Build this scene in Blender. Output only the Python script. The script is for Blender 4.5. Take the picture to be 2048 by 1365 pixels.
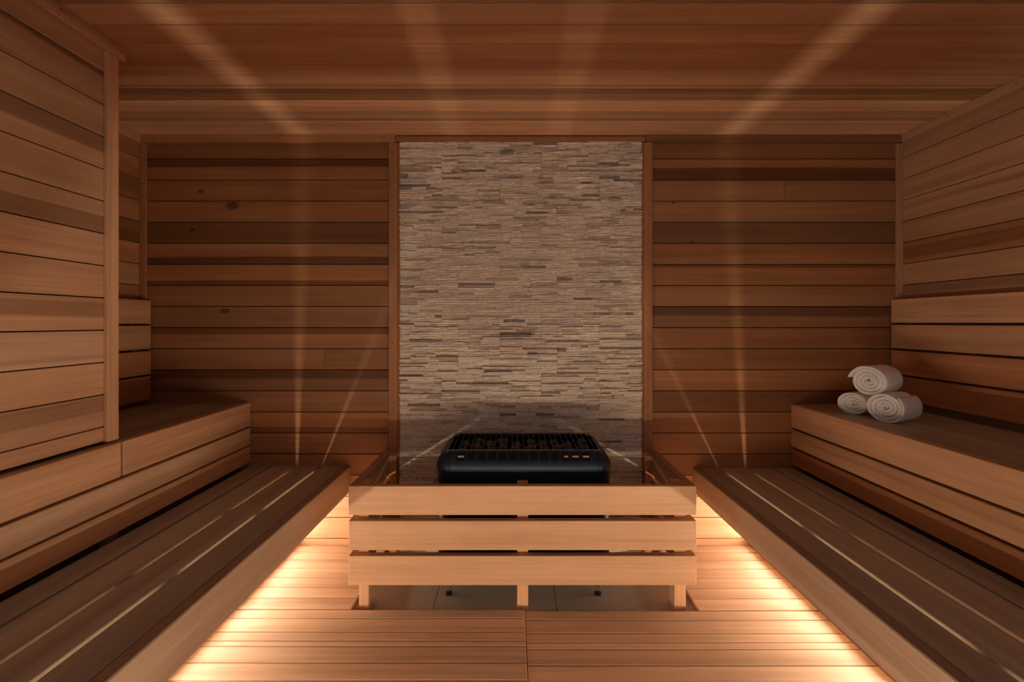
import bpy, bmesh, math, random
from mathutils import Vector, Matrix, noise

# ---------------------------------------------------------------- start clean
for o in list(bpy.data.objects):
    bpy.data.objects.remove(o, do_unlink=True)
scene = bpy.context.scene
C = scene.collection

# ---------------------------------------------------------------- camera, world, exposure
F = 985.0                 # focal length in pixels of the 2048 wide frame
VX, VY = 1026.0, 646.0    # where the room's depth lines meet
EYE = 1.357
YW = 3.004                # distance of the back wall
S = YW / F

cam_data = bpy.data.cameras.new('camera')
cam_data.sensor_width = 36.0
cam_data.lens = F / 2048 * 36.0
cam_data.shift_x = -(VX - 1024.0) / 2048
cam_data.shift_y = (VY - 682.5) / 2048
cam_data.clip_start = 0.05
cam = bpy.data.objects.new('camera', cam_data)
cam.location = (0, 0, EYE)
cam.rotation_euler = (math.radians(90), 0, 0)
C.objects.link(cam)
scene.camera = cam

LED_COL = (1.0, 0.875, 0.70)
LED_POWER = 86.0
world = bpy.data.worlds.new('world')
scene.world = world
world.use_nodes = True
bg = world.node_tree.nodes['Background']
bg.inputs['Color'].default_value = (0.86, 0.92, 1.0, 1)
bg.inputs['Strength'].default_value = 0.40

scene.view_settings.view_transform = 'Standard'
scene.view_settings.look = 'None'
scene.view_settings.gamma = 1.0
scene.view_settings.use_curve_mapping = False
scene.view_settings.exposure = 0.0
try:
    scene.cycles.max_bounces = 12
    scene.cycles.diffuse_bounces = 9
    scene.cycles.sample_clamp_indirect = 6.0
except Exception:
    pass


# ---------------------------------------------------------------- node helpers
def nmat(name):
    m = bpy.data.materials.new(name)
    m.use_nodes = True
    nt = m.node_tree
    b = nt.nodes['Principled BSDF']
    return m, nt, b


def N(nt, t, **kw):
    n = nt.nodes.new(t)
    for k, v in kw.items():
        setattr(n, k, v)
    return n


def math_node(nt, op, a, b=None, c=None, clamp=False):
    n = nt.nodes.new('ShaderNodeMath')
    n.operation = op
    n.use_clamp = clamp
    for i, v in enumerate((a, b, c)):
        if v is None:
            continue
        if isinstance(v, (int, float)):
            n.inputs[i].default_value = v
        else:
            nt.links.new(v, n.inputs[i])
    return n.outputs[0]


def wood_material(name, rough=0.52, grain=1.0, saw=0.0):
    """Cedar: the board's own tone is the object colour; grain runs along local X.
    The object properties band (edge, edge, strength) and knot (x, y, size) place heartwood streaks and knots."""
    m, nt, b = nmat(name)
    L = nt.links
    tc = N(nt, 'ShaderNodeTexCoord')
    oi = N(nt, 'ShaderNodeObjectInfo')
    w = math_node(nt, 'MULTIPLY', oi.outputs['Random'], 83.0)

    def tex(sx, sy, detail, rough_, dist=0.0):
        mp = N(nt, 'ShaderNodeMapping')
        mp.inputs['Scale'].default_value = (sx, sy, sy)
        L.new(tc.outputs['Object'], mp.inputs['Vector'])
        n = N(nt, 'ShaderNodeTexNoise', noise_dimensions='4D')
        n.inputs['Scale'].default_value = 1.0
        n.inputs['Detail'].default_value = detail
        n.inputs['Roughness'].default_value = rough_
        n.inputs['Distortion'].default_value = dist
        L.new(mp.outputs['Vector'], n.inputs['Vector'])
        L.new(w, n.inputs['W'])
        return n.outputs['Fac']
    broad = tex(0.55, 13.0, 2.0, 0.5, 0.25)
    streak = tex(1.3, 55.0, 3.0, 0.6, 0.1)
    fine = tex(3.5, 330.0, 2.0, 0.7)
    blotch = tex(2.2, 6.0, 3.0, 0.55)

    def ramp(fac, lo, hi, a, c):
        n = N(nt, 'ShaderNodeMapRange')
        n.interpolation_type = 'SMOOTHSTEP'
        n.inputs['From Min'].default_value = lo
        n.inputs['From Max'].default_value = hi
        n.inputs['To Min'].default_value = a
        n.inputs['To Max'].default_value = c
        L.new(fac, n.inputs['Value'])
        return n.outputs['Result']
    g = math_node(nt, 'MULTIPLY', ramp(broad, 0.32, 0.68, 1 - 0.14 * grain, 1 + 0.08 * grain),
                  ramp(streak, 0.3, 0.7, 1 - 0.09 * grain, 1 + 0.06 * grain))
    g = math_node(nt, 'MULTIPLY', g, ramp(fine, 0.3, 0.7, 1 - 0.09 * grain, 1 + 0.07 * grain))
    g = math_node(nt, 'MULTIPLY', g, ramp(blotch, 0.3, 0.7, 0.94, 1.05))
    # heartwood band
    at = N(nt, 'ShaderNodeAttribute', attribute_type='OBJECT', attribute_name='band')
    sp = N(nt, 'ShaderNodeSeparateXYZ')
    L.new(at.outputs['Vector'], sp.inputs[0])
    so = N(nt, 'ShaderNodeSeparateXYZ')
    L.new(tc.outputs['Object'], so.inputs[0])
    wob = math_node(nt, 'MULTIPLY', math_node(nt, 'SUBTRACT', broad, 0.5), 0.035)
    yy = math_node(nt, 'ADD', so.outputs['Y'], wob)
    soft = 0.006
    e1 = math_node(nt, 'DIVIDE', math_node(nt, 'SUBTRACT', yy, sp.outputs['X']), soft, clamp=True)
    e2 = math_node(nt, 'DIVIDE', math_node(nt, 'SUBTRACT', sp.outputs['Y'], yy), soft, clamp=True)
    band = math_node(nt, 'MULTIPLY', math_node(nt, 'MULTIPLY', e1, e2), sp.outputs['Z'])
    g = math_node(nt, 'MULTIPLY', g, math_node(nt, 'SUBTRACT', 1.0, band))
    # knot
    ak = N(nt, 'ShaderNodeAttribute', attribute_type='OBJECT', attribute_name='knot')
    sk = N(nt, 'ShaderNodeSeparateXYZ')
    L.new(ak.outputs['Vector'], sk.inputs[0])
    dx = math_node(nt, 'MULTIPLY', math_node(nt, 'SUBTRACT', so.outputs['X'], sk.outputs['X']), 0.62)
    dy = math_node(nt, 'SUBTRACT', yy, sk.outputs['Y'])
    d = math_node(nt, 'SQRT', math_node(nt, 'ADD', math_node(nt, 'MULTIPLY', dx, dx), math_node(nt, 'MULTIPLY', dy, dy)))
    rel = math_node(nt, 'DIVIDE', d, math_node(nt, 'ADD', sk.outputs['Z'], 1e-5))
    ring = math_node(nt, 'SUBTRACT', 1.0, math_node(nt, 'MULTIPLY', math_node(nt, 'SUBTRACT', 1.0, ramp(rel, 0.55, 1.25, 0.0, 1.0)), 0.62))
    g = math_node(nt, 'MULTIPLY', g, ring)
    mul = N(nt, 'ShaderNodeMix', data_type='RGBA', blend_type='MULTIPLY')
    mul.inputs['Factor'].default_value = 1.0
    L.new(oi.outputs['Color'], mul.inputs['A'])
    cmb = N(nt, 'ShaderNodeCombineXYZ')
    # darker growth rings are also redder
    L.new(math_node(nt, 'POWER', g, 0.92), cmb.inputs[0])
    L.new(math_node(nt, 'POWER', g, 1.06), cmb.inputs[1])
    L.new(math_node(nt, 'POWER', g, 1.16), cmb.inputs[2])
    L.new(cmb.outputs[0], mul.inputs['B'])
    L.new(mul.outputs['Result'], b.inputs['Base Color'])
    b.inputs['Roughness'].default_value = rough
    b.inputs['Specular IOR Level'].default_value = 0.28
    bp = N(nt, 'ShaderNodeBump')
    bp.inputs['Strength'].default_value = 0.40
    bp.inputs['Distance'].default_value = 0.002
    hsrc = math_node(nt, 'ADD', math_node(nt, 'MULTIPLY', streak, 0.7), math_node(nt, 'MULTIPLY', fine, 0.5))
    if saw:
        wv = N(nt, 'ShaderNodeTexWave', wave_type='BANDS', bands_direction='Y')
        wv.inputs['Scale'].default_value = 75.0
        wv.inputs['Distortion'].default_value = 0.6
        L.new(tc.outputs['Object'], wv.inputs['Vector'])
        hsrc = math_node(nt, 'ADD', hsrc, math_node(nt, 'MULTIPLY', wv.outputs['Fac'], saw))
    L.new(hsrc, bp.inputs['Height'])
    L.new(bp.outputs['Normal'], b.inputs['Normal'])
    return m


def plain(name, col, rough=0.5, metal=0.0, spec=0.5):
    m, nt, b = nmat(name)
    b.inputs['Base Color'].default_value = (*col, 1)
    b.inputs['Roughness'].default_value = rough
    b.inputs['Metallic'].default_value = metal
    b.inputs['Specular IOR Level'].default_value = spec
    return m


def stone_material(name, from_attribute):
    m, nt, b = nmat(name)
    L = nt.links
    if from_attribute:
        src = N(nt, 'ShaderNodeAttribute', attribute_type='GEOMETRY', attribute_name='tone').outputs['Color']
    else:
        src = N(nt, 'ShaderNodeObjectInfo').outputs['Color']
    geo = N(nt, 'ShaderNodeNewGeometry')
    mp = N(nt, 'ShaderNodeMapping')
    mp.inputs['Scale'].default_value = (34, 34, 95)
    L.new(geo.outputs['Position'], mp.inputs['Vector'])
    n1 = N(nt, 'ShaderNodeTexNoise')
    n1.inputs['Scale'].default_value = 1.0
    n1.inputs['Detail'].default_value = 5.0
    n1.inputs['Roughness'].default_value = 0.62
    L.new(mp.outputs['Vector'], n1.inputs['Vector'])
    r = N(nt, 'ShaderNodeMapRange')
    r.inputs['From Min'].default_value = 0.3
    r.inputs['From Max'].default_value = 0.7
    r.inputs['To Min'].default_value = 0.78
    r.inputs['To Max'].default_value = 1.15
    L.new(n1.outputs['Fac'], r.inputs['Value'])
    v = N(nt, 'ShaderNodeVectorMath', operation='SCALE')
    L.new(src, v.inputs[0])
    L.new(r.outputs['Result'], v.inputs['Scale'])
    L.new(v.outputs[0], b.inputs['Base Color'])
    b.inputs['Roughness'].default_value = 0.8
    b.inputs['Specular IOR Level'].default_value = 0.2
    bp = N(nt, 'ShaderNodeBump')
    bp.inputs['Strength'].default_value = 0.9
    bp.inputs['Distance'].default_value = 0.006
    L.new(n1.outputs['Fac'], bp.inputs['Height'])
    L.new(bp.outputs['Normal'], b.inputs['Normal'])
    return m


def noisy(name, c1, c2, scale, rough, bump=0.2, dist=0.002, spec=0.3):
    m, nt, b = nmat(name)
    L = nt.links
    tc = N(nt, 'ShaderNodeTexCoord')
    n1 = N(nt, 'ShaderNodeTexNoise')
    n1.inputs['Scale'].default_value = scale
    n1.inputs['Detail'].default_value = 6.0
    n1.inputs['Roughness'].default_value = 0.6
    L.new(tc.outputs['Object'], n1.inputs['Vector'])
    mx = N(nt, 'ShaderNodeMix', data_type='RGBA')
    mx.inputs['A'].default_value = (*c1, 1)
    mx.inputs['B'].default_value = (*c2, 1)
    L.new(n1.outputs['Fac'], mx.inputs['Factor'])
    L.new(mx.outputs['Result'], b.inputs['Base Color'])
    b.inputs['Roughness'].default_value = rough
    b.inputs['Specular IOR Level'].default_value = spec
    bp = N(nt, 'ShaderNodeBump')
    bp.inputs['Strength'].default_value = bump
    bp.inputs['Distance'].default_value = dist
    L.new(n1.outputs['Fac'], bp.inputs['Height'])
    L.new(bp.outputs['Normal'], b.inputs['Normal'])
    return m


def glow(name, col, power):
    m, nt, b = nmat(name)
    nt.nodes.remove(b)
    e = N(nt, 'ShaderNodeEmission')
    e.inputs['Color'].default_value = (*col, 1)
    e.inputs['Strength'].default_value = power
    nt.links.new(e.outputs[0], nt.nodes['Material Output'].inputs['Surface'])
    return m


WOOD = wood_material('cedar')
WOOD_SAWN = wood_material('cedar_sawn', rough=0.6, grain=0.7, saw=0.5)
DARK_BACK = plain('backing', (0.035, 0.018, 0.010), 0.9, 0, 0.1)
STONE = stone_material('ledger_stone', False)
STONE_MASS = stone_material('ledger_stone_mass', True)
TILE = noisy('floor_tile', (0.54, 0.45, 0.35), (0.64, 0.54, 0.43), 26.0, 0.62, 0.1)
GROUT = plain('grout', (0.30, 0.25, 0.19), 0.9, 0, 0.1)
BLACK = plain('black_enamel', (0.010, 0.014, 0.021), 0.40, 0.0, 0.5)
BLACK.node_tree.nodes['Principled BSDF'].inputs['Specular Tint'].default_value = (0.55, 0.78, 1.0, 1)  # blue highlights of cool light put into the enamel's tint
BLACK_MATT = plain('black_matt', (0.002, 0.002, 0.002), 0.9, 0.0, 0.0)
WIRE = plain('dark_wire', (0.16, 0.155, 0.15), 0.35, 0.8)
STEEL = plain('steel', (0.72, 0.70, 0.66), 0.22, 1.0)
RUBBER = plain('rubber', (0.012, 0.012, 0.012), 0.8)
ROCK = noisy('sauna_rock', (0.05, 0.047, 0.044), (0.15, 0.14, 0.13), 22.0, 0.75, 0.6, 0.006)
TERRY = noisy('terry', (0.93, 0.90, 0.85), (0.97, 0.95, 0.91), 180.0, 0.95, 0.8, 0.003, 0.1)
ALU = plain('aluminium', (0.62, 0.58, 0.54), 0.4, 1.0)
LED = glow('led_diffuser', LED_COL, LED_POWER)
SLIT_GLOW = glow('slit_glow', (1.0, 0.45, 0.18), 0.55)  # light behind the vent slits, put in as emission
NAIL = plain('nail', (0.025, 0.012, 0.007), 0.7)

# cedar tones (reflectance of the wood itself)
CEDAR = (0.66, 0.375, 0.205)
RED = (0.62, 0.285, 0.125)
PALE = (0.70, 0.445, 0.270)
GREY = (0.51, 0.452, 0.355)
FASC = (0.56, 0.395, 0.262)
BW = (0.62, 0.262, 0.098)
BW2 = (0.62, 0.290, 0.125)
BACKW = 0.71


def tone(k, base=CEDAR):
    return tuple(min(0.9, c * k) for c in base)


# ---------------------------------------------------------------- object helpers
def link(name, mesh, mat=None, parent=None):
    o = bpy.data.objects.new(name, mesh)
    C.objects.link(o)
    if mat is not None and mesh is not None and not mesh.materials:
        mesh.materials.append(mat)
    if parent is not None:
        o.parent = parent
    return o


def tag(o, label=None, cat=None, group=None, kind=None):
    if label: o['label'] = label
    if cat: o['category'] = cat
    if group: o['group'] = group
    if kind: o['kind'] = kind
    return o


def thing(name, label, cat, loc=(0, 0, 0), group=None):
    o = bpy.data.objects.new(name, None)
    o.empty_display_size = 0.1
    o.location = loc
    C.objects.link(o)
    return tag(o, label, cat, group)


def place(o, mat4, parent):
    """Put o at a world matrix under its parent."""
    if parent is not None:
        o.parent = parent
        pw, p = Matrix.Identity(4), parent
        while p is not None:
            pw = p.matrix_basis @ pw
            p = p.parent
        o.matrix_basis = pw.inverted() @ mat4
    else:
        o.matrix_basis = mat4


_boxes = {}


def box_mesh(dx, dy, dz, ch=0.002):
    """A box of the given size round the origin with small chamfers on every edge."""
    key = (round(dx, 5), round(dy, 5), round(dz, 5), round(ch, 5))
    if key in _boxes:
        return _boxes[key]
    hx, hy, hz = dx / 2, dy / 2, dz / 2
    c = min(ch, hx * 0.45, hy * 0.45, hz * 0.45)
    vs, idx = [], {}
    for sx in (-1, 1):
        for sy in (-1, 1):
            for sz in (-1, 1):
                for ax in range(3):
                    p = [sx * (hx - c), sy * (hy - c), sz * (hz - c)]
                    p[ax] = (sx * hx, sy * hy, sz * hz)[ax]
                    idx[(sx, sy, sz, ax)] = len(vs)
                    vs.append(p)
    fs = []
    for ax in range(3):
        o1, o2 = [a for a in range(3) if a != ax]
        for s in (-1, 1):
            q = []
            for a, bb in ((-1, -1), (1, -1), (1, 1), (-1, 1)):
                k = [0, 0, 0]; k[ax] = s; k[o1] = a; k[o2] = bb
                q.append(idx[(*k, ax)])
            fs.append(q)
    for ax in range(3):             # edges along ax
        o1, o2 = [a for a in range(3) if a != ax]
        for a in (-1, 1):
            for bb in (-1, 1):
                k = [0, 0, 0]; k[o1] = a; k[o2] = bb
                k0, k1 = list(k), list(k)
                k0[ax], k1[ax] = -1, 1
                fs.append([idx[(*k0, o1)], idx[(*k1, o1)], idx[(*k1, o2)], idx[(*k0, o2)]])
    for sx in (-1, 1):
        for sy in (-1, 1):
            for sz in (-1, 1):
                fs.append([idx[(sx, sy, sz, a)] for a in range(3)])
    me = bpy.data.meshes.new('board')
    me.from_pydata(vs, [], fs)
    bm = bmesh.new(); bm.from_mesh(me)
    bmesh.ops.recalc_face_normals(bm, faces=bm.faces)
    bm.to_mesh(me); bm.free()
    _boxes[key] = me
    return me


_matmesh = {}
AX = {'x': Vector((1, 0, 0)), 'y': Vector((0, 1, 0)), 'z': Vector((0, 0, 1))}
rng = random.Random(7)


def board(name, parent, lo, hi, along, out, col, mat=None, band=None, knot=None, ch=0.0016, label=None, flip=False):
    """A wooden board filling the box lo..hi (world). Its length runs along one axis and its
    broad face looks along out (e.g. '-y'), so that the grain follows the board."""
    mat = mat or WOOD
    lo, hi = Vector(lo), Vector(hi)
    lo, hi = Vector(map(min, lo, hi)), Vector(map(max, lo, hi))
    ctr, dim = (lo + hi) / 2, hi - lo
    ex = AX[along].copy()
    ez = AX[out[-1]] * (-1 if out[0] == '-' else 1)
    ey = ez.cross(ex)
    if flip:
        ex, ey = -ex, -ey
    d = [abs(ex.dot(dim)), abs(ey.dot(dim)), abs(ez.dot(dim))]
    base = box_mesh(*d, ch)
    key = (base.name, mat.name)
    if key not in _matmesh:
        me = base.copy(); me.name = name
        me.materials.clear(); me.materials.append(mat)
        _matmesh[key] = me
    o = bpy.data.objects.new(name, _matmesh[key])
    C.objects.link(o)
    m = Matrix((ex, ey, ez)).transposed().to_4x4()
    m.translation = ctr
    place(o, m, parent)
    j = 1 + rng.uniform(-0.03, 0.03)
    o.color = (col[0] * j, col[1] * j, col[2] * j, 1)
    w = d[1]
    if band:                                    # given as fractions of the width, from the low local y edge
        a, b2, k = band
        o['band'] = [(a - 0.5) * w if a > 0 else -9.0, (b2 - 0.5) * w if b2 < 1 else 9.0, k]
    else:
        o['band'] = [9.0, 9.5, 0.0]
    if knot:
        kp = Vector(knot[0]) - ctr
        o['knot'] = [kp.dot(ex), kp.dot(ey), knot[1]]
    else:
        o['knot'] = [99.0, 99.0, 0.001]
    if label: o['label'] = label
    return o


def bm_obj(name, bm, mat, parent=None, smooth=False):
    me = bpy.data.meshes.new(name)
    bmesh.ops.recalc_face_normals(bm, faces=bm.faces)
    bm.to_mesh(me); bm.free()
    if smooth:
        for p in me.polygons: p.use_smooth = True
    me.materials.append(mat)
    o = bpy.data.objects.new(name, me)
    C.objects.link(o)
    if parent is not None:
        place(o, Matrix.Identity(4), parent)
    return o


def slab(name, lo, hi, mat, parent=None, kind=None):
    lo, hi = Vector(lo), Vector(hi)
    me = box_mesh(*(hi - lo), 0.001).copy()
    me.name = name
    me.materials.clear(); me.materials.append(mat)
    o = bpy.data.objects.new(name, me)
    C.objects.link(o)
    place(o, Matrix.Translation((lo + hi) / 2), parent)
    if kind: o['kind'] = kind
    return o


def tube(bm, pts, r, n=6):
    pts = [Vector(p) for p in pts]
    rings = []
    for i, p in enumerate(pts):
        a = pts[max(i - 1, 0)]; b = pts[min(i + 1, len(pts) - 1)]
        t = (b - a).normalized()
        u = t.orthogonal().normalized() if i == 0 else (u - t * u.dot(t)).normalized()
        v = t.cross(u)
        rings.append([bm.verts.new(p + (u * math.cos(2 * math.pi * k / n) + v * math.sin(2 * math.pi * k / n)) * r) for k in range(n)])
    for a, b in zip(rings, rings[1:]):
        for k in range(n):
            bm.faces.new((a[k], a[(k + 1) % n], b[(k + 1) % n], b[k]))
    bm.faces.new(rings[0]); bm.faces.new(rings[-1])


def nails(parent, pts, axis):
    """Dark nail heads set into a trim strip."""
    bm = bmesh.new()
    bmesh.ops.create_cone(bm, cap_ends=True, segments=8, radius1=0.0035, radius2=0.003, depth=0.002)
    me = bpy.data.meshes.new('nail_head'); bm.to_mesh(me); bm.free()
    me.materials.append(NAIL)
    q = AX[axis].to_track_quat('Z', 'Y').to_matrix().to_4x4()
    for p in pts:
        o = bpy.data.objects.new('nail_head', me); C.objects.link(o)
        place(o, Matrix.Translation(p) @ q, parent)


# ---------------------------------------------------------------- main measures
XL, XR = -2.268, 2.367        # side walls
ZC = 2.498                    # ceiling
YF = -1.30                    # open glazed side behind the camera
PITCH = 0.12875               # cladding boards
ZT = 2.3577                   # first joint below the ceiling
XS0, XS1 = (800 - VX) * S, (1283 - VX) * S      # stone panel
FLOOR_Z = -0.04
G = 0.0042                    # joint between cladding boards
JT = 0.016                    # cladding thickness

# ---------------------------------------------------------------- floor: tiles on a slab
floor = slab('floor', (XL - 0.1, YF, FLOOR_Z - 0.12), (XR + 0.1, YW + 0.1, FLOOR_Z - 0.006), GROUT, kind='structure')
tx = [-0.390 + 0.6045 * k for k in range(-4, 6)]
for i in range(len(tx) - 1):
    for ty0 in (YW - 0.60, YW - 1.2045, YW - 1.809, YW - 2.4135, YW - 3.018):
        x0, x1 = max(tx[i], XL), min(tx[i + 1], XR)
        if x1 - x0 < 0.05: continue
        slab('tile', (x0 + 0.0015, ty0 + 0.0015, FLOOR_Z - 0.010), (x1 - 0.0015, ty0 + 0.603, FLOOR_Z), TILE, floor)

# ---------------------------------------------------------------- ceiling
ceiling = slab('ceiling', (XL - 0.1, YF, ZC + 0.0055), (XR + 0.1, YW + 0.1, ZC + 0.12), DARK_BACK, kind='structure')
CRED = (0.62, 0.318, 0.155)
ct = [0.98, 0.98, (0.72, CEDAR), 1.08, (0.60, CRED), 0.82, (0.84, CRED), (0.81, CRED), (0.88, CRED), 0.86, 0.60, 0.8, 0.9, 0.7, 0.95, 0.8]
y1 = YW
edges = [YW, 2.912] + [2.785 - 0.1283 * k for k in range(0, 33)]
for k in range(len(edges) - 1):
    t = ct[k] if k < len(ct) else rng.choice((0.6, 0.8, 0.9, 1.0))
    col = tone(t[0] * 1.22, t[1]) if isinstance(t, tuple) else tone(t * 1.22)
    if edges[k + 1] < YF: break
    band = {2: (0.0, 0.35, 0.25), 4: (0.55, 1.0, 0.3), 5: (0.1, 0.35, 0.25), 9: (0.0, 0.1, 0.15)}.get(k)
    kn = (((805 - VX) * 2.27 / F, 2.262, ZC), 0.007) if k == 5 else None
    board('plank', ceiling, (XL, edges[k] - G / 2, ZC), (XR, edges[k + 1] + G / 2, ZC + 0.005), 'x', '-z', col, band=band, knot=kn)

# ---------------------------------------------------------------- back wall
wall_back = slab('wall_back', (XL - 0.1, YW + JT, FLOOR_Z - 0.1), (XR + 0.1, YW + 0.12, ZC + 0.1), DARK_BACK, kind='structure')


def px(x): return (x - VX) * S
def pz(y): return EYE - (y - VY) * S


lt = [(0.62, RED), (0.82, RED), (0.80, RED), (0.86, RED), (0.46, RED), (0.88, CEDAR), (0.98, RED), (0.84, CEDAR), (0.82, CEDAR), (0.90, CEDAR),
      (0.82, CEDAR), (0.62, CEDAR), (0.78, CEDAR), (0.88, RED), (0.84, RED), (0.82, RED), (0.95, CEDAR), (1.0, CEDAR), (1.0, CEDAR), (0.95, CEDAR)]
lband = {1: (0.58, 1.0, 0.52), 5: (0.0, 0.34, 0.5), 6: (0.0, 0.26, 0.42), 9: (0.68, 1.0, 0.42), 11: (0.55, 1.0, 0.35), 13: (0.0, 0.32, 0.35), 14: (0.0, 0.15, 0.2)}
lknot = {2: ((402, 382), 0.014), 3: ((465, 412), 0.026), 8: ((450, 622), 0.020), 4: ((385, 459), 0.010)}
rt = [(0.70, RED), (0.84, RED), (0.82, CEDAR), (0.86, CEDAR), (0.48, CEDAR), (0.84, RED), (0.96, RED), (0.86, CEDAR), (0.66, CEDAR), (0.80, RED),
      (0.72, RED), (0.92, RED), (0.50, RED), (0.86, RED), (0.88, RED), (0.80, RED), (0.95, CEDAR), (1.0, CEDAR), (1.0, CEDAR), (0.95, CEDAR)]
rband = {1: (0.0, 0.62, 0.5), 6: (0.8, 1.0, 0.4), 8: (0.55, 1.0, 0.4), 0: (0.0, 0.2, 0.1)}
rknot = {3: ((1347, 405), 0.006), 4: ((1385, 483), 0.007)}
xl0, xl1 = XL, px(796)
xr0, xr1 = px(1288), XR
for k in range(20):
    z1 = ZC if k == 0 else ZT - PITCH * (k - 1)
    z0 = max(ZT - PITCH * k, FLOOR_Z)
    if z1 - z0 < 0.03: continue
    for side in (0, 1):
        x0, x1 = ((xl0, xl1), (xr0, xr1))[side]
        tt = (lt, rt)[side][k]; bd = (lband, rband)[side].get(k); kn = (lknot, rknot)[side].get(k)
        bd = (bd[0], bd[1], min(0.6, bd[2] * 1.22)) if bd else None
        kw = dict(band=bd, knot=((px(kn[0][0]), YW, pz(kn[0][1])), kn[1]) if kn else None)
        cut = px(648) if (side == 0 and k == 10) else px(1569) if (side == 1 and k == 2) else None
        segs = [(x0, x1)] if cut is None else [(x0, cut - 0.001), (cut + 0.001, x1)]
        for q, (a, b_) in enumerate(segs):
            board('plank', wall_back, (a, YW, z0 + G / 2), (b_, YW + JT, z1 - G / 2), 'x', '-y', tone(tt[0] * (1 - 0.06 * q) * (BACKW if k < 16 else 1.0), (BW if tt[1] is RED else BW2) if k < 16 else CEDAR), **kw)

# ---------------------------------------------------------------- side walls and the boxed-out corner
wall_right = slab('wall_right', (XR + JT, YF, FLOOR_Z - 0.1), (XR + 0.12, YW + 0.1, ZC + 0.1), DARK_BACK, kind='structure')
wall_left = slab('wall_left', (XL - 0.12, YF, FLOOR_Z - 0.1), (XL - JT, YW + 0.1, ZC + 0.1), DARK_BACK, kind='structure')
rwt = [(0.95, CEDAR), (0.92, CEDAR), (0.98, CEDAR), (1.06, CEDAR), (0.96, CEDAR), (0.80, RED), (1.0, CEDAR), (0.95, CEDAR), (0.86, CEDAR), (0.9, CEDAR)]
rwb = {3: (0.25, 0.55, 0.18), 5: (0.2, 0.8, 0.35), 7: (0.0, 0.4, 0.3), 4: (0.0, 0.2, 0.15), 8: (0.7, 1.0, 0.4), 9: (0.0, 0.25, 0.3)}
lwt = [(0.80, RED), (0.78, RED), (0.50, RED), (0.80, RED), (0.52, RED), (0.95, RED), (0.8, CEDAR), (0.8, RED), (0.8, CEDAR), (0.6, RED)]
for k in range(20):
    z1 = ZC if k == 0 else ZT - PITCH * (k - 1)
    z0 = max(ZT - PITCH * k, FLOOR_Z)
    if z1 - z0 < 0.03: continue
    t = rwt[k % len(rwt)]
    board('plank', wall_right, (XR, YF, z0 + G / 2), (XR + JT, YW, z1 - G / 2), 'y', '-x', tone(t[0] * 0.78, t[1]), band=rwb.get(k))
    t = lwt[k % len(lwt)]
    board('plank', wall_left, (XL - JT, 1.98, z0 + G / 2), (XL, YW, z1 - G / 2), 'y', 'x', tone(*t), band={4: (0.0, 0.5, 0.25)}.get(k))

# boxed-out corner that stands on the upper bench
YP = 2.022                   # its far end
XP = -1.6335                 # face of its boards
ZB_L, ZB_R = 0.870, 0.862    # upper bench tops
partition = slab('wall_partition', (XL, YF, ZB_L + 0.012), (XP - JT, YP - 0.005, ZC - 0.001), DARK_BACK, kind='structure')
pt = [(1.10, CEDAR), (1.0, CEDAR), (1.04, CEDAR), (0.98, CEDAR), (1.02, CEDAR), (0.98, CEDAR), (1.06, CEDAR), (1.10, CEDAR), (1.04, CEDAR), (1.10, PALE), (1.12, CEDAR), (0.84, CEDAR), (0.90, CEDAR)]
pb = {1: (0.80, 1.0, 0.45), 3: (0.50, 1.0, 0.42), 5: (0.0, 0.55, 0.36), 8: (0.40, 0.85, 0.30), 9: (0.10, 0.25, 0.2), 11: (0.45, 0.95, 0.30), 4: (0.0, 0.06, 0.2)}
for k in range(13):
    z1 = ZC if k == 0 else ZT - PITCH * (k - 1)
    z0 = max(ZT - PITCH * k, ZB_L + 0.012)
    if z1 - z0 < 0.02: continue
    board('plank', partition, (XP - JT, YF, z0 + G / 2), (XP, YP - 0.045, z1 - G / 2), 'y', 'x', tone(pt[k][0] * (0.80 + 0.014 * k), pt[k][1]), band=pb.get(k))  # boards toned darker towards the top to offset the light there
    board('plank', partition, (XL, YP - 0.005, z0 + G / 2), (XP - 0.003, YP + 0.008, z1 - G / 2), 'x', 'y', tone(0.9))

# ---------------------------------------------------------------- trims
TT = 0.018


def trim(n, lo, hi, along, out, t, base=CEDAR, band=None):
    o = board('trim_%d' % n, None, lo, hi, along, out, tone(t, base), band=band, ch=0.002)
    o['kind'] = 'structure'
    return o


CH = 0.046
y_c = YW - TT
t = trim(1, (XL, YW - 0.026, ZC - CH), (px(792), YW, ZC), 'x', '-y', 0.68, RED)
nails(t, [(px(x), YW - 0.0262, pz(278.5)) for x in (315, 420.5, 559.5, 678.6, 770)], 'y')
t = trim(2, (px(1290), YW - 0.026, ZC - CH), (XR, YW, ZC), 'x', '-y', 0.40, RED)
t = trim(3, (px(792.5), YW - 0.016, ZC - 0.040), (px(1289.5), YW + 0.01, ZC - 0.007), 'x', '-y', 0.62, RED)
t = trim(4, (XR - TT, YF, ZC - 0.052), (XR, YW - 0.026, ZC - 0.001), 'y', '-x', 0.80, CEDAR)
nails(t, [(XR - TT, yy, ZC - 0.022) for yy in (2.98, 2.66, 2.30, 1.95)], 'x')
t = trim(5, (XL, YP + 0.008, ZC - 0.050), (XL + TT, YW - 0.026, ZC - 0.001), 'y', 'x', 0.9, CEDAR)
t = trim(6, (XP, YF, ZC - 0.052), (XP + 0.019, 2.056, ZC - 0.001), 'y', 'x', 1.05, CEDAR, band=(0.45, 1.0, 0.25))
nails(t, [(XP + 0.019, yy, ZC - 0.020) for yy in (1.76, 2.035)], 'x')
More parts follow.
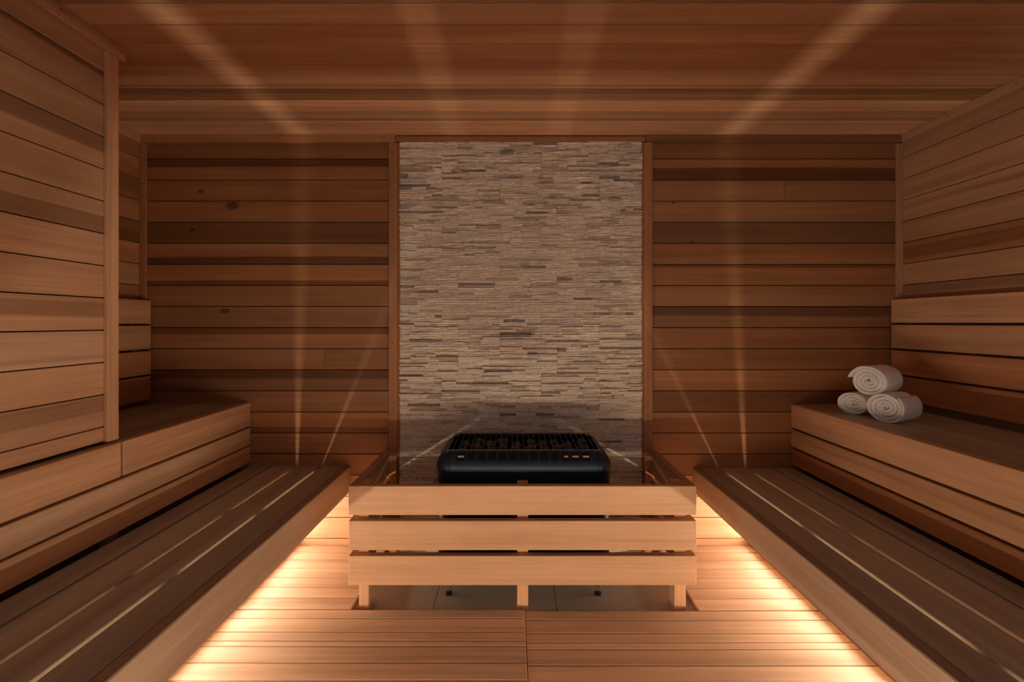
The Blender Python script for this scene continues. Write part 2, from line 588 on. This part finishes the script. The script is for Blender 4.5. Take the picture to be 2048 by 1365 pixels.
# corner strips
t = trim(7, (XL, YW - TT, 1.495), (XL + 0.038, YW, ZC - CH), 'z', '-y', 0.62, RED)
nails(t, [(XL + 0.012, YW - TT, pz(y)) for y in (301, 397, 495)], 'y')
t = trim(8, (XR - 0.037, YW - TT, 1.50), (XR, YW, ZC - CH - 0.004), 'z', '-y', 0.75, CEDAR)
nails(t, [(XR - 0.014, YW - TT, pz(y)) for y in (307, 448)], 'y')
t = trim(9, (XP, 1.965, ZB_L + 0.010), (XP + 0.016, YP, ZC - 0.054), 'z', 'x', 1.12, CEDAR)
# posts beside the stone
t = trim(10, (px(779), YW - 0.022, FLOOR_Z), (px(796.5), YW, ZC - CH - 0.001), 'z', '-y', 0.68, RED)
nails(t, [(px(786), YW - 0.022, pz(y)) for y in (307, 476, 684, 862)], 'y')
t = trim(11, (px(1286), YW - 0.022, FLOOR_Z), (px(1303.5), YW, ZC - CH - 0.001), 'z', '-y', 0.68, RED)
nails(t, [(px(1298.5), YW - 0.022, pz(y)) for y in (433, 675, 854)], 'y')
t = trim(12, (px(796.6), YW - 0.014, FLOOR_Z), (px(800), YW, ZC - CH), 'z', '-y', 0.68, RED)
t = trim(13, (px(1282.6), YW - 0.014, FLOOR_Z), (px(1286), YW, ZC - CH), 'z', '-y', 0.68, RED)

# ---------------------------------------------------------------- ledger stone between the posts
stone = thing('stone_cladding', 'stacked beige ledger stone panel framed by wood posts behind the black heater', 'stone wall', (0.05, YW, FLOOR_Z))
srng = random.Random(23)
strips = []                                   # (x0, x1, z0, z1, depth, colour)
ROW = 0.15 / 10
ztop = pz(305.5) + 0.0
joints = [px(884), px(1000), px(916)]
# panel rows down from ztop; row -1 is the cut row at the top
for r in range(-1, 17):
    zr1 = ztop - 0.15 * r
    j0 = joints[(r) % 3] if r >= 0 else px(916)
    vert = sorted(v for v in (j0 + 0.604 * q for q in range(-2, 4)) if XS0 + 0.01 < v < XS1 - 0.01)
    rough = srng.choice((0.6, 1.0, 1.4))
    xe = [XS0] + vert + [XS1]
    for a, b_ in zip(xe, xe[1:]):
        z = zr1
        for q in range(10):
            h = ROW
            z0_, z1_ = z - h, z
            z = z0_
            if z0_ > ZC - 0.042 or z1_ < FLOOR_Z + 0.004: continue
            x = a
            while x < b_ - 1e-4:
                w = srng.choice((0.06, 0.09, 0.12, 0.15, 0.19, 0.24)) * srng.uniform(0.8, 1.15)
                x2 = x + w
                if b_ - x2 < 0.04: x2 = b_
                u = srng.random()
                kcol = srng.uniform(0.86, 1.10)
                col = (0.84 * kcol, 0.715 * kcol * srng.uniform(0.97, 1.02), 0.575 * kcol * srng.uniform(0.93, 1.05))
                if u < 0.022: col = (0.33, 0.275, 0.225)
                elif u < 0.08: col = (0.58, 0.46, 0.35)
                elif u < 0.20: col = (0.86, 0.75, 0.61)
                elif u < 0.26: col = (0.64, 0.48, 0.33)
                dep = 0.005 + srng.random() ** 2.2 * 0.019 * rough
                strips.append((x, x2, z0_, min(z1_, ZC - 0.040), dep, col))
                x = x2


def strip_geom(x0, x1, z0, z1, dep, base, seed):
    """Split-face strip: front grid pushed in and out, with sides back to the wall."""
    nx = max(2, min(6, int((x1 - x0) / 0.035)))
    rr = random.Random(seed)
    g = 0.0005
    vs, fs = [], []
    zz = (z0 + g, (z0 + z1) / 2, z1 - g)
    amp = 0.0034
    for j in range(3):
        for i in range(nx + 1):
            vs.append((x0 + g + (x1 - x0 - 2 * g) * i / nx, base - dep - rr.uniform(-amp, amp), zz[j]))
    for j in range(2):
        for i in range(nx):
            p = j * (nx + 1) + i
            fs.append((p, p + 1, p + nx + 2, p + nx + 1))
    m = len(vs)
    for j in (0, 2):
        for i in range(nx + 1):
            x, _, zc = vs[j * (nx + 1) + i]
            vs.append((x, base + 0.004, zc))
    for i in range(nx):                      # underside and top
        fs.append((i + 1, i, m + i, m + i + 1))
        t0 = 2 * (nx + 1) + i
        fs.append((t0, t0 + 1, m + nx + 1 + i + 1, m + nx + 1 + i))
    fs.append((0, nx + 1, 2 * (nx + 1), m + nx + 1, m))
    fs.append((nx, m + nx, m + 2 * nx + 1, 3 * nx + 2, 2 * nx + 1))
    return vs, fs


order = sorted(range(len(strips)), key=lambda i: -((strips[i][1] - strips[i][0]) * (1.0 if strips[i][2] > 0.75 else 0.01)))
big = set(order[:290])
MV, MF, MC = [], [], []
SB = YW + 0.004
for i, (x0, x1, z0, z1, dep, col) in enumerate(strips):
    vs, fs = strip_geom(x0, x1, z0, z1, dep, SB, i)
    if i in big:
        c = Vector(((x0 + x1) / 2, SB, (z0 + z1) / 2))
        me = bpy.data.meshes.new('stone_strip')
        me.from_pydata([Vector(v) - c for v in vs], [], fs)
        me.materials.append(STONE)
        o = bpy.data.objects.new('stone_strip', me)
        C.objects.link(o)
        place(o, Matrix.Translation(c), stone)
        o.color = (*col, 1)
    else:
        n0 = len(MV)
        MV += vs
        MF += [tuple(n0 + q for q in f) for f in fs]
        MC += [col] * len(vs)
me = bpy.data.meshes.new('stone_strips')
me.from_pydata([Vector(v) - stone.location for v in MV], [], MF)
ca = me.color_attributes.new('tone', 'FLOAT_COLOR', 'POINT')
ca.data.foreach_set('color', [x for c in MC for x in (*c, 1.0)])
me.materials.append(STONE_MASS)
o = link('stone_strips', me, None, stone)
o['kind'] = 'stuff'
slab('backing_board', (XS0, SB + 0.0005, FLOOR_Z), (XS1, SB + 0.008, ZC - 0.036), DARK_BACK, stone)

# ---------------------------------------------------------------- duckboards
def duckboard(label, x0, x1, lines, z, group, tones):
    t = thing('duckboard', label, 'duckboard', ((x0 + x1) / 2, lines[-1], FLOOR_Z), group)
    nb = max(2, int((x1 - x0) / 0.45) + 1)
    for k in range(nb):
        xb = x0 + 0.03 + (x1 - x0 - 0.10) * k / (nb - 1)
        board('batten', t, (xb, lines[-1] + 0.01, FLOOR_Z), (xb + 0.04, lines[0] - 0.012, z - 0.0205), 'y', 'z', tone(0.75))
    for k, (a, b_) in enumerate(zip(lines, lines[1:])):
        kk = tones[k % len(tones)]
        board('slat', t, (x0, a - 0.0025, z - 0.020), (x1, b_ + 0.0035, z), 'x', 'z', tone(kk * 0.96, (0.70, 0.475, 0.31)), band=((0.0, 0.4, 0.12) if k % 3 == 1 else None), ch=0.0018)
    return t


LXL, LXR = -1.326, 1.440     # light strips
DB = 'cedar duckboards on the floor'
lf = [2.3265, 2.2578, 2.1586, 2.0976, 2.0626, 1.9627, 1.864, 1.765, 1.667, 1.57, 1.472, 1.375, 1.277, 1.18, 1.08]
rf = [2.319, 2.247, 2.1505, 2.0895, 2.0455, 1.948, 1.8505, 1.753, 1.656, 1.559, 1.461, 1.364, 1.266, 1.17, 1.07]
duckboard('cedar duckboard in front of the heater guard, on the side away from the towels', LXL + 0.014, 0.0545, lf, 0.001, DB, (1.02, 1.06, 1.0, 0.95, 0.92, 1.0, 1.05))
duckboard('cedar duckboard in front of the heater guard, on the side of the towels', 0.0575, LXR + 0.004, rf, -0.001, DB, (1.05, 1.0, 0.98, 1.05, 0.9, 1.05, 1.0))
lr = [3.0, 2.916, 2.817, 2.72, 2.623, 2.527, 2.428, 2.331]
rr_ = [2.998, 2.910, 2.809, 2.711, 2.613, 2.516, 2.419, 2.3235]
duckboard('short bright-lit cedar duckboard between the bench away from the towels and the heater guard', LXL + 0.014, -0.770, lr, 0.0, DB, (0.96, 1.04, 1.0, 1.06, 1.0, 1.02, 0.98))
duckboard('short cedar duckboard between the towel-side bench and the heater guard', 0.880, LXR + 0.004, rr_, 0.0, DB, (0.92, 1.0, 1.05, 1.02, 1.0, 0.98, 1.0))

# ---------------------------------------------------------------- benches
def lower_bench(side, edge, riser, ztop, zbot, slats, kick, joists, label):
    s = side
    t = thing('lower_bench', label, 'bench', (edge, 1.0, FLOOR_Z), 'long lower benches')
    YB = YW - 0.004
    out = 'x' if s < 0 else '-x'
    inn = edge + s * 0.045
    board('fascia', t, (edge, YF, zbot), (inn, YB, ztop), 'y', out, tone(0.70, FASC), WOOD, band=(0.0, 0.35, 0.12) if s < 0 else (0.35, 0.75, 0.15), ch=0.004)
    for q, (a, b_) in enumerate(slats):
        g = (GREY, GREY, GREY, GREY)[q]
        board('slat', t, (a, YF, ztop - 0.024), (b_, YB, ztop - 0.0005), 'y', 'z', tone((0.92, 1.12, 1.05, 0.95)[q], g), band=((0.3, 0.7, 0.15) if q % 2 else None), ch=0.002)
    board('kick_panel', t, (kick, YF, FLOOR_Z), (kick + s * 0.018, YB, ztop - 0.0245), 'y', out, tone(0.95))
    for y in joists:
        board('joist', t, (inn, y - 0.044, ztop - 0.064), (kick, y + 0.044, ztop - 0.0245), 'x', '-z', tone(0.8))
    return t


def sl(x0, widths, s, gap=0.012):
    r, x = [], x0
    for w in widths:
        r.append((x, x + s * w)); x += s * (w + gap)
    return r


ZL, ZR = 0.485, 0.473
EL, ER = -0.987, 1.093
RL, RR = -1.598, 1.693
lower_bench(-1, EL, RL, ZL, 0.331, sl(-1.0345, (0.1265, 0.133, 0.140, 0.118), -1, 0.016), LXL - 0.022, (2.955, 2.285, 1.69, 1.09, 0.5, -0.1, -0.7),
            'long lower cedar bench on the side of the boxed-out corner wall')
lower_bench(1, ER, RR, ZR, 0.329, sl(1.1415, (0.1085, 0.144, 0.145, 0.118), 1, 0.016), LXR + 0.022, (2.945, 2.12, 1.30, 0.5, -0.3),
            'long lower cedar bench below the step with the rolled towels')


def upper_bench(side, front, back, ztop, boards, label, joint=None):
    s = side
    t = thing('upper_bench', label, 'bench', (front, 1.0, FLOOR_Z), 'raised upper benches')
    YB = YW - 0.004
    out = 'x' if s < 0 else '-x'
    tn = ((1.06, CEDAR), (1.02, PALE), (1.12, CEDAR)) if s < 0 else ((0.98, CEDAR), (1.06, CEDAR), (0.72, RED))  # lowest left board toned lighter to stand in for bounce light
    for q, (a, b_) in enumerate(boards):
        segs = [(YF, YB)]
        if q == 0 and joint: segs = [(YF, joint - 0.006), (joint + 0.006, YB)]
        for y0, y1_ in segs:
            board('riser_board', t, (front, y0, b_), (front + s * 0.038, y1_, a), 'y', out, tone(*tn[q]), band=((0.0, 0.5, 0.16) if q == 1 else None), ch=0.003)
    if joint:
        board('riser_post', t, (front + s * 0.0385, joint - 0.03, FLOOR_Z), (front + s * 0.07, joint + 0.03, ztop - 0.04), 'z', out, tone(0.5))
    x = front + s * 0.0395
    W = abs(back - x) - 0.012
    n = 4
    w = (W - 0.006 * (n - 1)) / n
    for q in range(n):
        board('slat', t, (x, YF, ztop - 0.034), (x + s * w, YB, ztop - 0.0006), 'y', 'z', tone((0.98, 1.08, 0.92, 1.0)[q] * (0.85 if s > 0 else 0.72), GREY), ch=0.003)
        x += s * (w + 0.006)
    # solid carcass behind the open boards
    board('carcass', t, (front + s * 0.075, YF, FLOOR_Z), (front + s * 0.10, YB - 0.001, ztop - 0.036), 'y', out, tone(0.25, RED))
    return t


upper_bench(-1, RL, -2.2, ZB_L, ((0.870, 0.7285), (0.717, 0.616), (0.606, 0.509)), 'raised upper cedar bench on which the boxed-out corner wall stands', 2.015)
upper_bench(1, RR, 2.297, ZB_R, ((0.862, 0.721), (0.709, 0.605), (0.593, 0.4965)), 'raised upper cedar bench with three rolled towels on it')


def backrest(side, face, z0, label, y0):
    s = side
    t = thing('backrest', label, 'backrest', (face, 2.5, ZB_L), 'slatted backrests')
    out = 'x' if s < 0 else '-x'
    for q in range(4):
        zb = z0 + 0.1533 * q
        board('slat', t, (face, y0, zb), (face + s * 0.032, YW - 0.010, zb + 0.141), 'y', out, tone((0.80, 0.92, 0.98, 1.05)[q], CEDAR if q > 1 else RED), band=((0.75, 0.82, 0.3) if (q == 3 and s > 0) else None), ch=0.003)
    for y in ((2.15, 2.9) if s < 0 else (2.90, 2.1, 1.3, 0.5)):
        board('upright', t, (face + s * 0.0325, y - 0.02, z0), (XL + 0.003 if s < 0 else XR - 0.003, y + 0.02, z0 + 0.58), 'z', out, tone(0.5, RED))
    return t


backrest(-1, -2.200, 0.892, 'short four-slat cedar backrest in the dark recess behind the corner wall', YP + 0.012)
backrest(1, 2.297, 0.897, 'long four-slat cedar backrest on the wall behind the rolled towels', YF)

# ---------------------------------------------------------------- light strips on the floor under the benches
LED_Z = 0.085
LED_TILT = math.radians(27)


def light_strip(axis, s, x, y0, y1_, label):
    """A glowing strip in an aluminium channel that runs along axis at x (or y) and leans s towards the room."""
    L_ = y1_ - y0
    if axis == 'y':
        t = thing('light_strip', label, 'light strip', (x, (y0 + y1_) / 2, FLOOR_Z), 'light strips under the benches')
        nrm = Vector((s * math.sin(LED_TILT), 0, math.cos(LED_TILT))); ex = Vector((0, 1, 0))
        c = Vector((x, (y0 + y1_) / 2, LED_Z))
    else:
        t = thing('light_strip', label, 'light strip', ((y0 + y1_) / 2, x, FLOOR_Z), 'light strips under the benches')
        nrm = Vector((0, s * math.sin(LED_TILT), math.cos(LED_TILT))); ex = Vector((1, 0, 0))
        c = Vector(((y0 + y1_) / 2, x, LED_Z))
    ey = nrm.cross(ex)
    m = Matrix((ex, ey, nrm)).transposed().to_4x4()
    m.translation = c
    w = 0.012
    bm = bmesh.new()
    dome = [[bm.verts.new((q * L_ / 2, -w * math.cos(math.pi * k / 8), w * math.sin(math.pi * k / 8))) for k in range(9)] for q in (-1, 1)]
    for k in range(8):
        bm.faces.new((dome[0][k], dome[1][k], dome[1][k + 1], dome[0][k + 1]))
    me = bpy.data.meshes.new('diffuser'); bm.normal_update(); bm.to_mesh(me); bm.free()
    me.materials.append(LED)
    o = bpy.data.objects.new('diffuser', me); C.objects.link(o); place(o, m, t)
    o['label'] = 'glowing warm diffuser'
    bm = bmesh.new()
    for (a0, a1, b0, b1) in ((-w - 0.002, w + 0.002, -0.0075, -0.0012), (-w - 0.002, -w - 0.0003, -0.0075, 0.0005), (w + 0.0003, w + 0.002, -0.0075, 0.0005)):
        r = bmesh.ops.create_cube(bm, size=1.0)
        for vv in r['verts']:
            vv.co = Vector((vv.co.x * (L_ + 0.004), (a0 + a1) / 2 + vv.co.y * (a1 - a0), (b0 + b1) / 2 + vv.co.z * (b1 - b0)))
    me = bpy.data.meshes.new('channel'); bm.normal_update(); bm.to_mesh(me); bm.free()
    me.materials.append(ALU)
    o = bpy.data.objects.new('channel', me); C.objects.link(o); place(o, m, t)
    lo, hi = sorted((x - s * 0.010, x - s * 0.0215))
    if axis == 'y':
        board('rail', t, (lo, y0, FLOOR_Z), (hi, y1_, LED_Z - 0.022), 'y', 'x' if s > 0 else '-x', tone(0.95))
    else:
        board('rail', t, (y0, lo, FLOOR_Z), (y1_, hi, LED_Z - 0.022), 'x', 'y', tone(0.95))


light_strip('y', 1, LXL, 0.42, YW - 0.02, 'warm linear light strip hidden under the bench away from the towels')
light_strip('y', -1, LXR, 0.42, YW - 0.02, 'warm linear light strip hidden under the towel-side bench')
light_strip('x', 1, 0.57, EL + 0.08, ER - 0.08, 'added unseen warm light strip under the cross bench, lighting the stone and ceiling')  # added strip that brightens the stone, ceiling and floor centre

# added unseen cross bench opposite the heater, to house the added light strip
t = thing('lower_bench', 'added unseen lower cedar bench across the room, housing a light strip', 'bench', (0.05, 0.4, FLOOR_Z), 'long lower benches')
board('fascia', t, (EL + 0.001, 0.705, 0.331), (ER - 0.001, 0.75, ZR), 'x', 'y', tone(0.98, RED), ch=0.004)
for q in range(4):
    board('slat', t, (EL + 0.001, 0.7015 - 0.150 * q, ZR - 0.036), (ER - 0.001, 0.7015 - 0.150 * q - 0.138, ZR), 'x', 'z', tone(1.0, GREY), ch=0.004)
board('kick_panel', t, (EL + 0.05, 0.530, FLOOR_Z), (ER - 0.05, 0.548, ZR - 0.037), 'x', 'y', tone(0.95))

# ---------------------------------------------------------------- heater guard
guard = thing('heater_guard', 'light cedar rail guard of three horizontal boards around the black heater', 'guard rail', (0.045, 2.35, FLOOR_Z))
GX0, GX1, GY = -0.778, 0.868, 2.330
rows = ((0.5835, 0.4463), (0.4186, 0.2798), (0.2524, 0.1135))
for q, (z1, z0) in enumerate(rows):
    board('front_board', guard, (GX0, GY, z0), (GX1, GY + 0.038, z1), 'x', '-y', tone((0.88, 0.82, 0.84)[q], (0.66, 0.39, 0.215)), WOOD_SAWN, ch=0.0022)
    board('side_board', guard, (GX0, GY + 0.0385, z0), (GX0 + 0.036, YW - 0.0225, z1), 'y', '-x', tone(0.8, CEDAR), WOOD, ch=0.002)
    board('side_board', guard, (GX1 - 0.036, GY + 0.0385, z0), (GX1, YW - 0.0225, z1), 'y', 'x', tone(0.8, CEDAR), WOOD, ch=0.002)
for x0, x1, y0, y1_, zt_ in ((-0.7415, -0.694, GY + 0.0385, GY + 0.126, 0.578), (0.776, 0.8315, GY + 0.0385, GY + 0.126, 0.580), (0.020, 0.073, GY + 0.0385, GY + 0.098, 0.5815)):
    board('post', guard, (x0, y0, FLOOR_Z), (x1, y1_, zt_), 'z', '-y', tone(1.0), ch=0.002)
for x0, x1 in ((-0.7415, -0.700), (0.790, 0.8315)):
    board('post', guard, (x0, YW - 0.062, FLOOR_Z), (x1, YW - 0.0225, 0.5815), 'z', '-y', tone(0.9, RED), ch=0.002)

# ---------------------------------------------------------------- heater
HX, HYF, HYB, HW = 0.055, 2.452, 2.905, 0.441
heater = thing('sauna_heater', 'wide black electric sauna heater filled with dark stones, standing against the stone wall', 'heater', (HX, (HYF + HYB) / 2, FLOOR_Z))


def rring(hx, y0, y1_, r, z, n=7):
    pts = []
    r = max(0.004, r)
    for cx, cy, a0 in ((HX + hx - r, y1_ - r, 0), (HX - hx + r, y1_ - r, 90), (HX - hx + r, y0 + r, 180), (HX + hx - r, y0 + r, 270)):
        for k in range(n):
            a = math.radians(a0 + 90 * k / (n - 1))
            pts.append(Vector((cx + r * math.cos(a), cy + r * math.sin(a), z)))
    return pts


# (z, inset)
PROFILE = [(0.045, 0.022), (0.052, 0.008), (0.065, 0.004), (0.35, 0.003), (0.585, 0.003), (0.605, 0.000), (0.622, -0.004), (0.640, -0.0045), (0.655, -0.001),
           (0.668, 0.006), (0.680, 0.014), (0.690, 0.023), (0.698, 0.033), (0.704, 0.043), (0.707, 0.050), (0.706, 0.054), (0.700, 0.056)]
bm = bmesh.new()
prev = None
for z, i in PROFILE:
    ring = [bm.verts.new(p) for p in rring(HW - i, HYF + i, HYB - i * 0.6, 0.075 - i * 0.5, z)]
    if prev:
        for k in range(len(ring)):
            bm.faces.new((prev[k], prev[(k + 1) % len(ring)], ring[(k + 1) % len(ring)], ring[k]))
    else:
        bm.faces.new(ring)
    prev = ring
o = bm_obj('body', bm, BLACK, heater, True)
o['label'] = 'black rounded sheet-metal body'


bm = bmesh.new()
ra = [bm.verts.new(p) for p in rring(HW - 0.0565, HYF + 0.0565, HYB - 0.034, 0.046, 0.704)]
rb = [bm.verts.new(p) for p in rring(HW - 0.058, HYF + 0.058, HYB - 0.036, 0.045, 0.572)]
for k in range(len(ra)):
    bm.faces.new((ra[k], ra[(k + 1) % len(ra)], rb[(k + 1) % len(ra)], rb[k]))
bm.faces.new(rb)
o = bm_obj('stone_basket', bm, BLACK_MATT, heater)


def prof_at(z):
    for (z0, i0), (z1, i1) in zip(PROFILE, PROFILE[1:]):
        if z0 <= z <= z1:
            f = (z - z0) / (z1 - z0)
            return i0 + (i1 - i0) * f
    return 0.0


def surf_strip(bm, xa, xb, za, zb, lift, n=5):
    """A thin raised strip that follows the curved front of the heater."""
    ins, outs = [], []
    for k in range(n + 1):
        z = za + (zb - za) * k / n
        y = HYF + prof_at(z)
        d = (prof_at(min(z + 0.003, 0.706)) - prof_at(z - 0.003)) / 0.006
        nr = Vector((0, -1, d)).normalized()
        for lst, off in ((ins, -0.001), (outs, lift)):
            p = Vector((0, y, z)) + nr * off
            lst.append((bm.verts.new((xa, p.y, p.z)), bm.verts.new((xb, p.y, p.z))))
    for k in range(n):
        for lst in (ins, outs):
            bm.faces.new((lst[k][0], lst[k][1], lst[k + 1][1], lst[k + 1][0]))
        bm.faces.new((ins[k][0], outs[k][0], outs[k + 1][0], ins[k + 1][0]))
        bm.faces.new((ins[k][1], outs[k][1], outs[k + 1][1], ins[k + 1][1]))
    bm.faces.new((ins[0][0], ins[0][1], outs[0][1], outs[0][0]))
    bm.faces.new((ins[-1][0], ins[-1][1], outs[-1][1], outs[-1][0]))


for k in range(13):
    xc = -0.2615 + 0.0523 * k
    bm = bmesh.new()
    for q in range(8):
        xs = xc - 0.0195 + 0.0052 * q
        surf_strip(bm, xs, xs + 0.0026, 0.667, 0.7015, 0.0004)
    v = bm_obj('vent', bm, BLACK_MATT, heater)
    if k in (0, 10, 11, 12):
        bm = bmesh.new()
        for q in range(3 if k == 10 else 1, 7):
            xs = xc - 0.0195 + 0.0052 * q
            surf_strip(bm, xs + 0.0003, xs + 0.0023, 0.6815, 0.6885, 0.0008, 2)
        g = bm_obj('slit_glow', bm, SLIT_GLOW, None)  # emissive strips stand in for light shining through the slits
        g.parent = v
        g['label'] = 'orange glowing strips standing in for light seen through the slits'
for xs in (-0.318, 0.426):
    bm = bmesh.new()
    surf_strip(bm, xs, xs + 0.0018, 0.30, 0.704, 0.0003, 30)
    bm_obj('seam', bm, BLACK_MATT, heater)

# wire basket lid
bm = bmesh.new()
gx0, gx1, gy0, gy1, gz = HX - 0.388, HX + 0.388, HYF + 0.052, HYB - 0.034, 0.716
tube(bm, [(gx0, gy0, gz - 0.006), (gx1, gy0, gz - 0.006)], 0.0022)
tube(bm, [(gx0, gy1, gz - 0.006), (gx1, gy1, gz - 0.006)], 0.0022)
for yy in (gy0 + 0.13, gy0 + 0.26):
    tube(bm, [(gx0, yy, gz + 0.007), (gx1, yy, gz + 0.007)], 0.0012)
grille = bm_obj('grille', bm, WIRE, heater)
grille['label'] = 'thin dark wire lid over the stones'
bm = bmesh.new()
tube(bm, [(0, gy0 - 0.002, gz - 0.022), (0, gy0, gz - 0.004), (0, gy0 + 0.012, gz + 0.004), (0, (gy0 + gy1) / 2, gz + 0.009), (0, gy1 - 0.012, gz + 0.005), (0, gy1, gz - 0.002), (0, gy1 + 0.002, gz - 0.022)], 0.0014, 5)
me = bpy.data.meshes.new('wire'); bmesh.ops.recalc_face_normals(bm, faces=bm.faces); bm.to_mesh(me); bm.free()
me.materials.append(WIRE)
for k in range(27):
    o = bpy.data.objects.new('wire', me); C.objects.link(o)
    o.parent = grille
    o.location = (gx0 + (gx1 - gx0) * k / 26, 0, 0)
# 'wire' verts are world coordinates; the grille sits at the heater's offset
for ch_ in grille.children:
    ch_.matrix_parent_inverse = Matrix.Identity(4)

# legs
for x, y in ((-0.330, 2.532), (0.437, 2.532), (-0.330, 2.83), (0.437, 2.83)):
    bm = bmesh.new()
    r = bmesh.ops.create_cube(bm, size=1.0)
    for v in r['verts']:
        v.co = Vector((v.co.x * (0.034 if v.co.z > 0 else 0.016) + x, v.co.y * 0.05 + y, 0.03 + (v.co.z + 0.5) * 0.02))
    leg = bm_obj('leg', bm, STEEL, heater)
    leg['label'] = 'steel bracket with levelling foot'
    bm = bmesh.new()
    tube(bm, [(x, y, 0.030), (x, y, -0.026)], 0.0055, 10)
    tube(bm, [(x, y, 0.004), (x, y, -0.004)], 0.010, 6)
    b_ = bm_obj('bolt', bm, STEEL, None, False); b_.parent = leg
    bm = bmesh.new()
    tube(bm, [(x, y, -0.0245), (x, y, -0.028), (x, y, -0.04)], 0.017, 14)
    for v in bm.verts:
        if v.co.z > -0.026: v.co.x = x + (v.co.x - x) * 0.6; v.co.y = y + (v.co.y - y) * 0.6
    f_ = bm_obj('rubber_foot', bm, RUBBER, None, False); f_.parent = leg

# stones in the heater
rocks = []
for q in range(6):
    rr = random.Random(40 + q)
    bm = bmesh.new()
    bmesh.ops.create_icosphere(bm, subdivisions=2, radius=1.0)
    off = Vector((rr.uniform(0, 50), rr.uniform(0, 50), rr.uniform(0, 50)))
    for v in bm.verts:
        n = noise.noise(v.co * 1.3 + off) * 0.34 + noise.noise(v.co * 3.1 + off) * 0.12
        v.co *= 1 + n
        v.co = Vector((v.co.x, v.co.y * 0.85, v.co.z * 0.72))
    me = bpy.data.meshes.new('sauna_stone'); bm.to_mesh(me); bm.free()
    me.materials.append(ROCK)
    rocks.append(me)
rk = random.Random(5)
for j in range(5):
    for i in range(10):
        x = HX - 0.329 + 0.0731 * i + rk.uniform(-0.008, 0.008)
        y = gy0 + 0.046 + 0.068 * j + rk.uniform(-0.006, 0.006)
        s = rk.uniform(0.028, 0.032)
        o = bpy.data.objects.new('sauna_stone', rocks[rk.randrange(6)]); C.objects.link(o)
        o.location = (x, y, 0.586 + s * 1.0 + rk.uniform(0.0, 0.012) + (0.050 if (i + j) % 2 else 0.026))
        o.scale = (s * 1.12, s, s)
        o.rotation_euler = (rk.uniform(-0.3, 0.3), rk.uniform(-0.3, 0.3), rk.uniform(0, 6.28))
        tag(o, 'dark grey sauna stone lying under the wire lid of the black heater', 'stone', 'sauna stones in the heater')

# ---------------------------------------------------------------- rolled towels
def towel(label, loc, ang, L_, rx, rz, turns, seed, start):
    """A rolled towel: one thick cloth wound in a spiral, axis along local Y, squashed to an oval."""
    rr = random.Random(seed)
    off = Vector((seed * 3.1, seed * 1.7, 0))
    steps = int(turns * 34)
    bm = bmesh.new()
    rings = []
    P = 1.0 / (turns + 0.35)          # layer pitch, outer radius 1
    for k in range(steps + 1):
        a = 2 * math.pi * turns * k / steps
        rmid = 0.35 * P + P * a / (2 * math.pi)
        th = P * (0.86 + 0.10 * noise.noise(Vector((a * 0.7, seed, 0))))
        if k < 3: th *= 0.5 + 0.17 * k
        if k > steps - 6: th *= 0.55 + 0.09 * (steps - k)
        rmid *= 1 + 0.035 * noise.noise(Vector((math.cos(a) * 1.2, math.sin(a) * 1.2, seed * 2.3))) + 0.02 * noise.noise(Vector((a * 1.1, 7.7, seed)))
        aa = a + start
        u = k / steps
        tele = 0.020 * noise.noise(Vector((a * 0.45, seed * 1.9, 3.0))) + 0.012 * (1 - u) - 0.004
        y0 = -L_ / 2 + tele
        y1_ = L_ / 2 - 0.5 * tele
        e = th * 0.5
        ed = min(0.009, L_ * 0.1)
        prof = [(-1, y0 + ed), (-0.8, y0 + ed * 0.35), (-0.3, y0), (0.3, y0), (0.8, y0 + ed * 0.35), (1, y0 + ed)]
        prof += [(1.0, y0 + (y1_ - y0) * f) for f in (0.25, 0.5, 0.75)]
        prof += [(1, y1_ - ed), (0.5, y1_), (-0.5, y1_), (-1, y1_ - ed)]
        ring = []
        for q, (dr, y) in enumerate(prof):
            r = rmid + dr * e
            if dr > 0.9: r *= 1 + 0.022 * noise.noise(Vector((math.cos(aa) * 2, y * 16, math.sin(aa) * 2)) + off)
            x, z = r * math.cos(aa) * rx, r * math.sin(aa) * rz
            z = max(z, -rz * 0.93)
            ring.append(bm.verts.new((x, y, z)))
        rings.append(ring)
    n = len(rings[0])
    for A, B in zip(rings, rings[1:]):
        for q in range(n):
            bm.faces.new((A[q], A[(q + 1) % n], B[(q + 1) % n], B[q]))
    bm.faces.new(rings[0]); bm.faces.new(rings[-1])
    o = bm_obj('rolled_towel', bm, TERRY, None, True)
    zmin = min(v.co.z for v in o.data.vertices)
    o.location = (loc[0], loc[1], loc[2] - zmin)
    o.rotation_euler = (0, 0, ang)
    tag(o, label, 'towel', 'rolled towels on the upper bench')
    return o


ANG = math.radians(-63)           # rolls point away to the right
ZB = ZB_R + 0.0002
ax = Vector((math.sin(math.radians(63)), math.cos(math.radians(63)), 0))


def tpos(px_, py_front, Yd, L_):
    """centre of a roll whose near end stands at that pixel column"""
    x = (px_ - VX) * Yd / F
    return Vector((x, Yd, 0)) + ax * (L_ / 2)


TL = 0.165
a = tpos(1706, 0, 2.655, TL)
b2 = tpos(1768, 0, 2.455, TL)
towel('smallest rolled cream towel, at the foot of the stack, nearest the back wall', (a.x, a.y, ZB), ANG, TL, 0.080, 0.062, 3.9, 3, math.radians(-40))
towel('rolled cream towel at the foot of the stack, nearest the camera', (b2.x, b2.y, ZB), ANG, TL, 0.088, 0.077, 4.2, 8, math.radians(-25))
c2 = tpos(1735, 0, 2.555, TL)
towel('rolled cream towel lying on top of the other two rolls', (c2.x, c2.y, ZB + 0.120), ANG, TL, 0.090, 0.077, 4.0, 13, math.radians(170))

bpy.context.view_layer.update()
